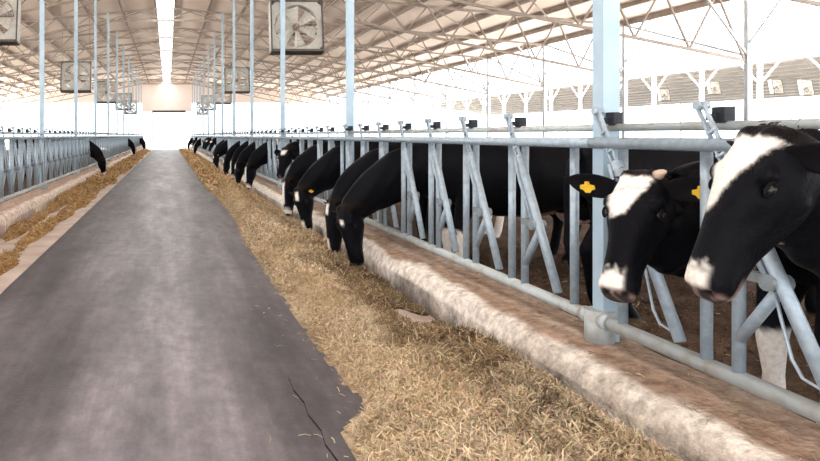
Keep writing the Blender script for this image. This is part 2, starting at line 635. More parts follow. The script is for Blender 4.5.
def truss_parts():
    parts = []
    xe = HALF - 0.1
    for s in (-1, 1):
        parts.append(('top_chord', MB().bar((0, 0, z_top(0)), (s * xe, 0, z_top(xe)), 0.08, 0.09).mesh('top_chord', M['truss'])))
        parts.append(('bottom_chord', MB().bar((s * CH_IN, 0, z_bot(CH_IN)), (s * xe, 0, z_bot(xe)), 0.07, 0.08).mesh('bottom_chord', M['truss'])))
    parts.append(('tie_chord', MB().bar((-CH_IN, 0, Z_CH), (CH_IN, 0, Z_CH), 0.08, 0.09).mesh('tie_chord', M['truss'])))
    for s in (-1, 1):
        nodes = [CH_IN + (xe - CH_IN) * k / 9 for k in range(10)]
        for k in range(9):
            a, b = nodes[k], nodes[k + 1]
            m_ = (a + b) / 2
            for p, q in (((a, z_bot(a)), (m_, z_top(m_))), ((m_, z_top(m_)), (b, z_bot(b)))):
                parts.append(('web_member', MB().bar((s * p[0], 0, p[1]), (s * q[0], 0, q[1]), 0.045, 0.045).mesh('web_member', M['truss'])))
        for p, q in (((CH_IN, Z_CH), (CH_IN / 2, z_top(CH_IN / 2))), ((CH_IN / 2, z_top(CH_IN / 2)), (0, Z_CH))):
            parts.append(('web_member', MB().bar((s * p[0], 0, p[1]), (s * q[0], 0, q[1]), 0.045, 0.045).mesh('web_member', M['truss'])))
    return parts


TP = truss_parts()
n = 0
for k in range(2, NB):
    t = thing('roof_truss', 'brown steel roof truss spanning the barn, %s in view from the camera' % ORD[n], 'truss', (RX, COL0 + BAY * k, 0), 0, 'roof trusses')
    n += 1
    for nm, me in TP:
        put(nm, me, t)

# sloping rod braces between the purlins, under the roof sheets
bm_ = MB().bar((0, 0, 0), (4.26, 5.0, -4.26 * SL), 0.035, 0.035).mesh('roof_brace', M['truss'])
bm2 = MB().bar((0, 0, 0), (-4.26, 5.0, -4.26 * SL), 0.035, 0.035).mesh('roof_brace', M['truss'])
for k in range(1, NB - 1):
    for j in range(3):
        xo = 0.9 + 4.4 * j
        put('roof_brace', bm_, ceil, (RX + xo, COL0 + BAY * k, Z_RIDGE - SL * xo - 0.22))
        put('roof_brace', bm2, ceil, (RX - xo, COL0 + BAY * k, Z_RIDGE - SL * xo - 0.22))

# ------------------------------------------------------------------ columns along the alley
cb = MB().box((0, 0, (0.26 + z_top(CH_IN)) / 2), (0.088, 0.088, z_top(CH_IN) - 0.26))
col_me = cb.mesh('shaft', M['column'])
slv = MB().tube([(0, 0, 0.27), (0, 0, 0.47)], 0.072, 14)
slv.tube([(0, 0, 0.27), (0, 0, 0.285)], 0.095, 14)
slv_me = slv.mesh('base_sleeve', M['galv_worn'])
clampm = MB().box((-0.09, 0, 1.38), (0.06, 0.09, 0.10)).mesh('rail_clamp', M['galv'])
nl = nr = 0
for k in range(0, NB):
    for s in (1, -1):
        if s < 0 and k < 1:
            continue
        idx = nr if s > 0 else nl
        lab = '%s pale steel roof column along the %s feed fence' % (ORD[idx], 'right' if s > 0 else 'left')
        if s > 0:
            nr += 1
        elif k == 1:
            lab = 'left roof column alongside the camera, before all the others on the left'
        else:
            nl += 1
        x = XR + 0.047 if s > 0 else XL - 0.047
        t = thing('roof_column', lab, 'column', (x, COL0 + BAY * k, 0), 0 if s > 0 else math.pi, 'columns along the feed fences')
        put('shaft', col_me, t)
        put('base_sleeve', slv_me, t, (-0.035, 0, 0))

# ------------------------------------------------------------------ outer eave posts with braces
zt = Z_EAVE - 0.18
zn = CAM_H + 2.27
post_me = MB().box((0, 0, zt / 2 - 0.06), (0.13, 0.13, zt + 0.12)).mesh('post_shaft', M['eave_steel'])
lb1 = MB().bar((0, 0, zn), (0, BAY, zt), 0.06, 0.06).mesh('wall_brace', M['eave_steel'])
lb2 = MB().bar((0, 0, zn + 0.3), (0, -1.3, zt), 0.05, 0.05).mesh('knee_brace', M['eave_steel'])
lb3 = MB().bar((0, 0, zn), (-1.3, 0, zt + 0.1), 0.06, 0.06).mesh('knee_brace', M['eave_steel'])
eb = put('trim_3', None, kind='structure')
eb['label'] = 'thin grey steel bracing between the eave posts'
nl = nr = 0
for k in range(1, NB):
    for s in (1, -1):
        if s < 0 and k < 8:
            continue
        y = COL0 + BAY * (k + 1)
        if s > 0 and k < 2 or y > Y_END - 0.5:
            continue
        idx = nr if s > 0 else nl
        if s > 0:
            nr += 1
        else:
            nl += 1
        t = thing('eave_post', '%s slim white post under the %s eave of the barn' % (ORD[idx], 'right' if s > 0 else 'left'), 'post', (RX + s * HALF, y, 0), 0, 'eave posts')
        put('post_shaft', post_me, t)
        put('wall_brace', lb1, eb, (RX + s * HALF, y, 0))
        put('knee_brace', lb2, eb, (RX + s * HALF, y, 0))
        put('knee_brace', lb3, eb, (RX + s * HALF, y, 0), (0, 0, 0 if s > 0 else math.pi))

# ------------------------------------------------------------------ headlock fence panels
def tube_mesh(nm, pts, r, m, n=10):
    return MB().tube(pts, r, n).mesh(nm, m)


FR = {}
FR['top_rail'] = tube_mesh('top_rail', [(-0.028, 0.198, 1.38), (-0.028, -4.798, 1.38)], 0.030, M['galv'], 14)
lr = MB().tube([(0, 0.12, 0.42), (0, -4.72, 0.42)], 0.035, 14)
lr.tube([(0, 0.15, 0.42), (0, 0.09, 0.42)], 0.044, 14).tube([(0, -4.69, 0.42), (0, -4.75, 0.42)], 0.044, 14)
FR['bottom_rail'] = lr.mesh('bottom_rail', M['galv_worn'])
FR['lock_rail'] = tube_mesh('lock_rail', [(0.03, 0.14, 1.462), (0.03, -4.74, 1.462)], 0.021, M['galv_worn'], 10)
FR['upright'] = tube_mesh('upright', [(0, 0, 0.43), (0, 0, 1.37)], 0.0235, M['galv'], 10)
FR['upright_collar'] = tube_mesh('upright_collar', [(0, 0, 1.315), (0, 0, 1.355)], 0.028, M['galv'], 10)
FR['pivot_plate'] = MB().box((-0.010, -0.09, 0.86), (0.03, 0.19, 0.04)).tube([(0.01, -0.20, 0.86), (-0.075, -0.20, 0.86)], 0.032, 10).mesh('pivot_plate', M['pivot'])
FR['strut'] = tube_mesh('strut', [(0, 0.0, 0.58), (0, -0.185, 0.835)], 0.023, M['galv'], 10)
arm = MB().tube([(-0.035, 0.0, 1.285), (-0.035, -0.42, 0.49)], 0.025, 10)
FR['locking_arm'] = arm.mesh('locking_arm', M['galv'])
FR['arm_rod'] = tube_mesh('arm_rod', [(-0.045, 0.035, 1.27), (-0.045, -0.02, 1.13), (-0.045, -0.175, 0.87)], 0.012, M['galv'], 8)
st = MB()
a, b = Vector((-0.04, -0.015, 1.25)), Vector((-0.04, 0.145, 1.55))
d = (b - a).normalized()
sd = Vector((0, d.z, -d.y))
for s in (-1, 1):
    st.bar(a + sd * 0.017 * s, b + sd * 0.017 * s, 0.012, 0.013, (1, 0, 0))
for q in (0.02, 0.3, 0.62, 1.0):
    c = a.lerp(b, q)
    st.bar(c - sd * 0.022, c + sd * 0.022, 0.012, 0.022, (1, 0, 0))
st.tube([b + sd * 0.0 + Vector((-0.02, 0, 0)), b + Vector((0.03, 0, 0))], 0.02, 8)
FR['latch_strap'] = st.mesh('latch_strap', M['galv'])
lt = MB().box((0.03, 0.11, 1.512), (0.045, 0.065, 0.062)).box((0.03, 0.105, 1.475), (0.035, 0.05, 0.04)).box((0.0, 0.125, 1.50), (0.05, 0.02, 0.03))
FR['latch_block'] = lt.mesh('latch_block', M['black_plastic'])
FR['release_rod'] = tube_mesh('release_rod', [(-0.04, -0.20, 0.84), (-0.05, -0.235, 0.74), (-0.06, -0.29, 0.60), (-0.06, -0.33, 0.545), (-0.05, -0.40, 0.525)], 0.006, M['galv'], 6)


def panel(x, y, rz, label, detail):
    t = thing('headlock_panel', label, 'fence panel', (x, y, 0), rz, 'headlock fence panels')
    for nm in ('top_rail', 'bottom_rail', 'lock_rail'):
        put(nm, FR[nm], t)
    for i in range(7):
        yo = -0.68 * i
        put('upright', FR['upright'], t, (0, yo, 0))
        put('upright', FR['upright'], t, (0, yo - 0.52, 0))
        a = put('locking_arm', FR['locking_arm'], t, (0, yo, 0))
        put('latch_block', FR['latch_block'], t, (0, yo, 0))
        if detail >= 1:
            put('strut', FR['strut'], t, (0, yo, 0))
            put('pivot_plate', FR['pivot_plate'], t, (0, yo, 0))
            put('latch_strap', FR['latch_strap'], a)
            put('arm_rod', FR['arm_rod'], a)
        if detail >= 2:
            put('release_rod', FR['release_rod'], a)
    return t


n = 0
for k in range(-1, NB):
    lab = '%s galvanised headlock fence panel along the right feed curb' % ORD[n]
    panel(XR, COL0 + BAY * (k + 1) - 0.2, 0, lab, 2 if k < 0 else 1 if k < 5 else 0)
    n += 1
panel(XL, COL0 + 0.2, math.pi, 'left headlock fence panel alongside the camera, before all the others on the left', 1)
n = 0
for k in range(1, NB):
    lab = '%s galvanised headlock fence panel along the left feed curb' % ORD[n]
    panel(XL, COL0 + BAY * k + 0.2, math.pi, lab, 1 if k < 4 else 0)
    n += 1


# ------------------------------------------------------------------ box fans
def fan_meshes():
    out = []
    S, D = 1.08, 0.26
    h = S / 2
    b = MB()
    b.box((-h, 0, 0), (0.03, D, S)).box((h, 0, 0), (0.03, D, S)).box((0, 0, h), (S, D, 0.03))
    out.append(('housing', b.mesh('housing', M['fan_shell'])))
    b = MB().box((0, 0, -h), (S + 0.03, D + 0.04, 0.05)).box((0, -D / 2, h), (S + 0.03, 0.03, 0.03)).box((h, -D / 2, 0), (0.03, 0.03, S)).box((-h, -D / 2, 0), (0.03, 0.03, S))
    out.append(('edge_frame', b.mesh('edge_frame', M['fan_dark'])))
    # orifice plate: square with round hole, and a short cylinder
    N = 32
    rings = []
    b = MB()
    R0 = 0.47
    for yy, rr in ((-0.1, None), (-0.1, R0), (0.1, R0 + 0.01), (0.1, None)):
        rg = []
        for j in range(N):
            a = 2 * math.pi * (j + 0.5) / N
            c, s = math.cos(a), math.sin(a)
            r = rr if rr else (h - 0.01) / max(abs(c), abs(s))
            rg.append((c * r, yy, s * r))
        rings.append(rg)
    b.rings(rings, False, False)
    out.append(('orifice', b.mesh('orifice', M['fan_shell'])))
    b = MB().tube([(0, -0.06, 0), (0, 0.06, 0)], 0.075, 14)
    hub = b.mesh('hub', M['fan_motor'])
    out.append(('hub', hub))
    bl = MB()
    L = 0.43
    bl.v = []
    pr = []
    for k in range(6):
        r = 0.06 + (L - 0.06) * k / 5
        w = 0.06 + 0.10 * k / 5
        tw = math.radians(42 - 16 * k / 5)
        pr.append([(r, -math.sin(tw) * w - 0.003, -math.cos(tw) * w), (r, -math.sin(tw) * w + 0.003, -math.cos(tw) * w), (r, math.sin(tw) * w + 0.003, math.cos(tw) * w), (r, math.sin(tw) * w - 0.003, math.cos(tw) * w)])
    bl.rings(pr, True, False)
    blade = bl.mesh('blade', M['fan_blade'])
    mo = MB().tube([(0, 0.08, 0), (0, 0.10, 0), (0, 0.30, 0)], [0.06, 0.09, 0.09], 14).bar((-h, 0.14, -0.1), (h, 0.14, -0.1), 0.05, 0.03).bar((-h, 0.14, 0.1), (h, 0.14, 0.1), 0.05, 0.03)
    out.append(('motor_mount', mo.mesh('motor_mount', M['fan_dark'])))
    g = MB()
    for rr in (0.14, 0.24, 0.34, 0.44):
        pts = [(rr * math.cos(2 * math.pi * j / 24), -0.15, rr * math.sin(2 * math.pi * j / 24)) for j in range(25)]
        g.tube(pts, 0.004, 5, False)
    for q in range(4):
        a = math.pi * q / 4
        g.tube([(-0.46 * math.cos(a), -0.15, -0.46 * math.sin(a)), (0.46 * math.cos(a), -0.15, 0.46 * math.sin(a))], 0.004, 5)
    out.append(('guard', g.mesh('guard', M['fan_shell'])))
    return out, blade


FANP, BLADE = fan_meshes()


def fan(x, y, z, label, colx, yaw=0, scale=1.0, hang=None, group='ventilation fans'):
    t = thing('ventilation_fan', label, 'fan', (x, y, z), 0, group)
    t.rotation_euler = (math.radians(-9), 0, yaw)
    t.scale = (scale,) * 3
    for nm, me in FANP:
        put(nm, me, t)
    a0 = R.uniform(0, 1)
    for j in range(6):
        put('blade', BLADE, t, (0, 0, 0), (0, a0 + j * math.pi / 3, 0))
    if hang is not None:
        b = MB()
        for sx in (-0.5, 0.5):
            b.tube([(sx, 0, 0.54), (sx * 0.96, -0.02, hang)], 0.012, 6)
        put('hanger', b.mesh('hanger', M['truss']), t)
    elif colx is not None:
        b = MB()
        inv = t.rotation_euler.to_matrix().inverted()
        for sx in (-0.5, 0.5):
            xx = x - RX + sx
            b.tube([(sx, 0, 0.54), inv @ Vector((sx, -0.28, z_bot(xx) - z))], 0.012, 6)
        put('hanger', b.mesh('hanger', M['truss']), t)
    return t


for i, (k, x, z) in enumerate([(2, 2.72, 3.72), (5, 3.05, 3.86), (7, 3.22, 3.86), (9, 3.06, 3.86), (11, 3.1, 3.86)]):
    fan(x, COL0 + BAY * k + 0.28, z, '%s square ventilation fan hanging beside the right row of columns' % ORD[i], XR)
for i, (k, x, z) in enumerate([(2, -3.72, 3.92), (4, -3.36, 3.56), (6, -3.2, 3.66), (8, -3.0, 3.7), (10, -3.1, 3.75)]):
    fan(x, COL0 + BAY * k + 0.28, z, '%s square ventilation fan hanging beside the left row of columns' % ORD[i], XL)

# ------------------------------------------------------------------ neighbouring open barn to the right
nb = thing('neighbouring_barn', 'open sided barn with white posts and low roof beyond the right eave', 'barn', (32, 70, 0))
NZ = CAM_H + 4.03
nsl = 0.119
for s in (-1, 1):
    poly = [(16 - 16.4 * s * -1 if False else 16 + s * 0.0, NZ + 16 * nsl), (16 + s * 16.4, NZ - 0.4 * nsl), (16 + s * 16.4, NZ - 0.4 * nsl + 0.1), (16, NZ + 16 * nsl + 0.1)]
    put('roof_sheet', MB().prism(poly, 1, -45, 60).mesh('roof_sheet', M['neigh_roof']), nb)
put('fascia', MB().box((-0.42, 7.5, NZ - 0.02), (0.05, 105, 0.26)).mesh('fascia', M['white_steel']), nb)
for j in range(10):
    xo = 17 + 1.55 * j
    put('purlin', MB().box((xo, 7.5, NZ + (32 - xo) * nsl - 0.14), (0.1, 105, 0.24)).mesh('purlin', M['neigh_purlin']), nb)
npm = MB().box((0, 0, NZ / 2 - 0.05), (0.17, 0.17, NZ + 0.1)).mesh('post', M['white_steel'])
nbm = [MB().bar((0, 0, NZ - 1.25), (0, e * 1.1, NZ - 0.15), 0.07, 0.07).mesh('brace', M['white_steel']) for e in (-1, 1)]
y0 = 650 * 32 / 592.0 - 70
for j in range(-1, 20):
    y = y0 + 3.83 * j
    if y > 58:
        break
    p = put('post', npm, nb, (0, y, 0))
    for me in nbm:
        put('brace', me, p)
    if j % 2 == 0:
        put('post', npm, nb, (32, y, 0))
for i, (px, py) in enumerate([(806, 88), (776, 87), (714, 88), (664, 95)]):
    yy = 650 * 36.0 / (px - 168)
    zz = CAM_H + (135.5 - py) * yy / 650
    fan(36.0, yy, zz, '%s small fan from the right edge, hanging in the neighbouring barn' % ['first', 'second', 'third', 'fourth'][i], None, 0.3, 0.8, (NZ + 4 * nsl - zz) / 0.8, 'fans in the neighbouring barn')


# ------------------------------------------------------------------ feed, straw, bedding
def edge_x(y):
    e = 1.03 + 0.07 * (vnoise(y * 1.1, y * 0 + 3.3, 4, 1) - 0.5) + 0.10 * sstep(7, 12, y) - 0.1 * sstep(13, 20, y)
    e = e + 0.05 * (vnoise(y * 9, y * 0 + 8.3, 3, 61) - 0.5)
    return e - 0.19 * (1 - sstep(3.05, 3.42, y)) + 0.03 * np.exp(-((y - 3.42) / 0.2) ** 2)


def feed_h(x, y):
    e = edge_x(y)
    t = x - e
    wall = XR - 0.30 - x
    lo = 0.05 + 0.03 * vnoise(x * 2, y * 1.2, 3, 4)
    h = lo * sstep(-0.01, 0.16, t)
    # mound against the curb near the camera
    mound = 0.21 * np.exp(-((x - 1.73) / 0.21) ** 2) * (1 - sstep(3.7, 4.6, y)) * (0.75 + 0.5 * vnoise(x * 3, y * 2, 3, 9))
    low = 0.10 * np.exp(-((x - 1.3) / 0.3) ** 2) * (1 - sstep(3.2, 4.2, y))
    far = (0.10 * np.exp(-((x - 1.45) / 0.26) ** 2) + 0.05 * np.exp(-((x - 1.9) / 0.15) ** 2)) * sstep(5.5, 8.5, y) * (0.6 + 0.8 * vnoise(x * 1.5, y * 0.7, 3, 12))
    midr = 0.07 * np.exp(-((x - 1.38) / 0.24) ** 2) * sstep(3.6, 4.4, y) * (1 - sstep(6.5, 8, y))
    h = h + (mound + low + far + midr) * sstep(0.0, 0.2, t)
    bare = np.exp(-(((x - 1.88) / 0.13) ** 2 + ((y - 4.98) / 0.36) ** 2) * 1.2)
    h = h * (1 - np.clip(1.5 * bare, 0, 1)) - 0.04 * bare
    h = h * (0.15 + 0.85 * sstep(0.0, 0.13, wall))
    h = h + 0.05 * (vnoise(x * 14, y * 14, 3, 2) - 0.5) * sstep(0.0, 0.1, t) * (1 - bare)
    return np.where(t < -0.03, -0.03, h)


C_PALE = np.array([0.66, 0.55, 0.41])
C_GOLD = np.array([0.53, 0.385, 0.22])
C_BROWN = np.array([0.225, 0.15, 0.08])
C_DARK = np.array([0.12, 0.075, 0.045])


def feed_tone(x, y):
    a = vnoise(x * 2.4, y * 1.5, 4, 6)[:, None]
    b_ = vnoise(x * 5, y * 4, 3, 7)[:, None]
    c = C_PALE * (1 - a) + C_GOLD * a
    # browner, older feed next to the curb in the middle distance and near the mound
    w = (sstep(1.36, 1.58, x + 0.45 * (vnoise(x * 3, y * 2, 3, 14) - 0.5)) * (0.25 + 0.75 * (1 - sstep(5.8, 7.5, y)) * sstep(2.9, 3.7, y)))[:, None]
    w = np.clip(w * 1.15 + 0.35 * (b_ > 0.62), 0, 1) * 0.9
    c = c * (1 - w) + C_BROWN * w
    dk = (sstep(0.53, 0.70, vnoise(x * 4, y * 3, 3, 21)) * sstep(1.45, 1.7, x) * (1 - sstep(6, 8, y)))[:, None]
    c = c * (1 - 0.75 * dk) + C_DARK * 0.75 * dk
    g = (sstep(9, 22, y))[:, None]
    gold2 = np.array([0.60, 0.36, 0.14])
    c = c * (1 - 0.6 * g) + gold2 * 0.6 * g
    return c


ys = np.concatenate([np.arange(-2, 1.4, 0.08), np.arange(1.4, 9, 0.028), np.arange(9, 20, 0.1), np.arange(20, 67, 0.4)])
xs = np.arange(0.74, XR - 0.27, 0.028)
me, v = grid_mesh('feed', xs, ys, feed_h, M['feed'])
set_col(me, 'tone', feed_tone(v[:, 0], v[:, 1]) * 0.8)
feed = put('hay_feed', me, kind='stuff')
tag(feed, 'golden chopped hay spread along the right feed curb', 'hay')


def blades(name, n, xr, yr, hf, tf, L, W, parent, keep=None, ybias=None, tilt=0.5, lift=0.004, pale_f=0.16):
    x = NR.uniform(*xr, n)
    u = NR.rand(n)
    y = yr[0] + (yr[1] - yr[0]) * (u if ybias is None else u ** ybias)
    if keep is not None:
        k = keep(x, y)
        x, y = x[k], y[k]
        n = len(x)
    z = hf(x, y) + lift
    th = NR.uniform(0, 2 * math.pi, n)
    ti = NR.normal(0, tilt, n)
    l = NR.uniform(L[0], L[1], n) / 2
    w = NR.uniform(W[0], W[1], n) / 2
    d = np.stack([np.cos(th) * np.cos(ti), np.sin(th) * np.cos(ti), np.sin(ti)], 1) * l[:, None]
    s = np.stack([-np.sin(th), np.cos(th), NR.normal(0, 0.5, n)], 1) * w[:, None]
    p = np.stack([x, y, z + np.abs(d[:, 2]) * 0.6], 1)
    b = np.stack([NR.normal(0, 0.12, n) * l, NR.normal(0, 0.12, n) * l, NR.uniform(0, 0.25, n) * l], 1)
    v = np.stack([p - d - s, p - d + s, p - s + b, p + s + b, p + d - s, p + d + s], 1).reshape(-1, 3)
    i = np.arange(n)[:, None] * 6
    q = np.concatenate([i + np.array([[0, 1, 3, 2]]), i + np.array([[2, 3, 5, 4]])], 1).reshape(-1, 4)
    me = fast_mesh(name, v, q, M['straw'])
    c = tf(x, y) * NR.uniform(0.65, 1.35, n)[:, None] * (1 + NR.normal(0, 0.05, (n, 3)))
    pale = NR.rand(n) < pale_f
    c[pale] = c[pale] * 0.4 + np.array([0.80, 0.68, 0.46]) * 0.6
    set_col(me, 'tone', np.repeat(np.clip(c, 0.01, 0.95), 6, axis=0))
    return put(name, me, parent, kind='stuff')


on_feed = lambda x, y: (x > edge_x(y) - 0.02) & (feed_h(x, y) > 0.008)
blades('straw', 95000, (0.78, XR - 0.3), (1.9, 6.2), feed_h, feed_tone, (0.02, 0.075), (0.0022, 0.005), feed, on_feed, 1.0, 0.45)
blades('straw', 45000, (0.9, XR - 0.3), (6.0, 16), feed_h, feed_tone, (0.04, 0.11), (0.005, 0.011), feed, on_feed, 1.3, 0.45)
blades('straw', 12000, (0.9, XR - 0.3), (16, 60), feed_h, feed_tone, (0.1, 0.25), (0.012, 0.03), feed, on_feed, 1.5, 0.4)
blades('straw', 700, (0.45, 1.08), (2.2, 12), lambda x, y: x * 0 + 0.002, feed_tone, (0.02, 0.06), (0.002, 0.004), feed,
       lambda x, y: NR.rand(len(x)) < np.exp(-(edge_x(y) - x) / 0.12), 1.4, 0.1, 0.001)


def left_cover(x, y):
    n1 = vnoise(x * 2.2 + 9, y * 0.8, 4, 31)
    band = np.maximum(np.exp(-((x + 1.86) / 0.15) ** 2), 1.0 * np.exp(-((x + 2.17) / 0.13) ** 2) * sstep(7, 10, y))
    return sstep(0.40, 0.60, 0.62 * n1 + 0.34 * band + 0.08 * sstep(10, 16, y) + 0.02 + 0.10 * (vnoise(x * 7, y * 3, 3, 71) - 0.5))


def left_h(x, y):
    c = left_cover(x, y)
    return -0.012 + (0.07 + 0.09 * np.exp(-((x + 2.28) / 0.12) ** 2)) * c * (0.5 + vnoise(x * 9, y * 7, 3, 33)) + 0.01 * vnoise(x * 20, y * 20, 2, 5) * c


def left_tone(x, y):
    a = vnoise(x * 3, y * 2, 4, 35)[:, None]
    c = np.array([0.58, 0.37, 0.16]) * (1 - a) + np.array([0.36, 0.21, 0.09]) * a
    return c


ys = np.concatenate([np.arange(-2.0, 16, 0.06), np.arange(16, 67, 0.3)])
me, v = grid_mesh('left_feed', np.arange(-2.29, -1.54, 0.03), ys, left_h, M['feed'])
set_col(me, 'tone', left_tone(v[:, 0], v[:, 1]) * 0.85)
lf = put('hay_feed', me, kind='stuff')
tag(lf, 'thin leftover hay scattered along the left feed curb', 'hay')
blades('straw', 34000, (-2.28, -1.52), (0, 18), left_h, left_tone, (0.03, 0.10), (0.004, 0.009), lf, lambda x, y: left_cover(x, y) > 0.25, 1.2, 0.4)
blades('straw', 8000, (-2.28, -1.54), (18, 60), left_h, left_tone, (0.08, 0.22), (0.012, 0.026), lf, lambda x, y: left_cover(x, y) > 0.25, 1.4, 0.4)

# loose bedding in the pen behind the right fence
bed_h = lambda x, y: 0.03 * vnoise(x * 3, y * 3, 4, 41) - 0.01 + 0.03 * (vnoise(x * 12, y * 12, 2, 42) - 0.5)
bed_t = lambda x, y: np.array([0.11, 0.066, 0.042]) * (0.4 + 1.2 * vnoise(x * 3, y * 3, 3, 43))[:, None]
me, v = grid_mesh('bedding', np.arange(XR + 0.2, 7.5, 0.06), np.arange(1.2, 14, 0.06), bed_h, M['feed'])
set_col(me, 'tone', bed_t(v[:, 0], v[:, 1]))
bed = put('straw_bedding', me, kind='stuff')
tag(bed, 'dark brown loose bedding on the pen floor behind the right fence', 'bedding')
blades('straw', 26000, (XR + 0.24, 5.2), (1.8, 8.5), bed_h, bed_t, (0.02, 0.07), (0.003, 0.007), bed, None, 1.0, 0.4, 0.004, 0.015)
# wisps of hay lying on the curb under the rails
curb_h = lambda x, y: 0.30 - np.clip(XR - x, 0, 1) * 0.12 + x * 0
blades('straw', 900, (XR - 0.2, XR + 0.18), (2.0, 9.0), curb_h, feed_tone, (0.02, 0.07), (0.002, 0.005), feed, lambda x, y: vnoise(x * 3, y * 2, 3, 51) > 0.55, 1.0, 0.2)

# ------------------------------------------------------------------ cows
HEAD_PROF = [  # u, half width, dorsal, ventral, jaw narrowing
    (-0.03, 0.070, 0.005, -0.150, 0.10), (0.00, 0.086, 0.030, -0.165, 0.15), (0.05, 0.104, 0.046, -0.195, 0.25), (0.11, 0.116, 0.052, -0.220, 0.40),
    (0.17, 0.120, 0.050, -0.232, 0.50), (0.22, 0.113, 0.044, -0.228, 0.52), (0.28, 0.096, 0.036, -0.208, 0.50), (0.34, 0.080, 0.027, -0.184, 0.42),
    (0.40, 0.070, 0.018, -0.163, 0.34), (0.46, 0.070, 0.008, -0.154, 0.30), (0.51, 0.075, -0.004, -0.151, 0.30), (0.54, 0.074, -0.018, -0.146, 0.28),
    (0.566, 0.062, -0.034, -0.134, 0.25), (0.582, 0.040, -0.054, -0.115, 0.1)]


def ring_ellipse(c, L, U, w, h, n=20, pw=2.2, narrow=0.0):
    out = []
    for j in range(n):
        a = 2 * math.pi * j / n
        ca, sa = math.cos(a), math.sin(a)
        x = math.copysign(abs(ca) ** (2 / pw), ca) * w
        y = math.copysign(abs(sa) ** (2 / pw), sa) * h
        if y < 0:
            x *= 1 - narrow * (-y / h)
        out.append(c + L * x + U * y)
    return out


def head_frame(P, Mz, nrm):
    u = (Mz - P).normalized()
    v = (nrm - u * nrm.dot(u)).normalized()
    w = v.cross(u) * -1.0      # animal's left
    w = u.cross(v) * -1.0
    return u, v, w


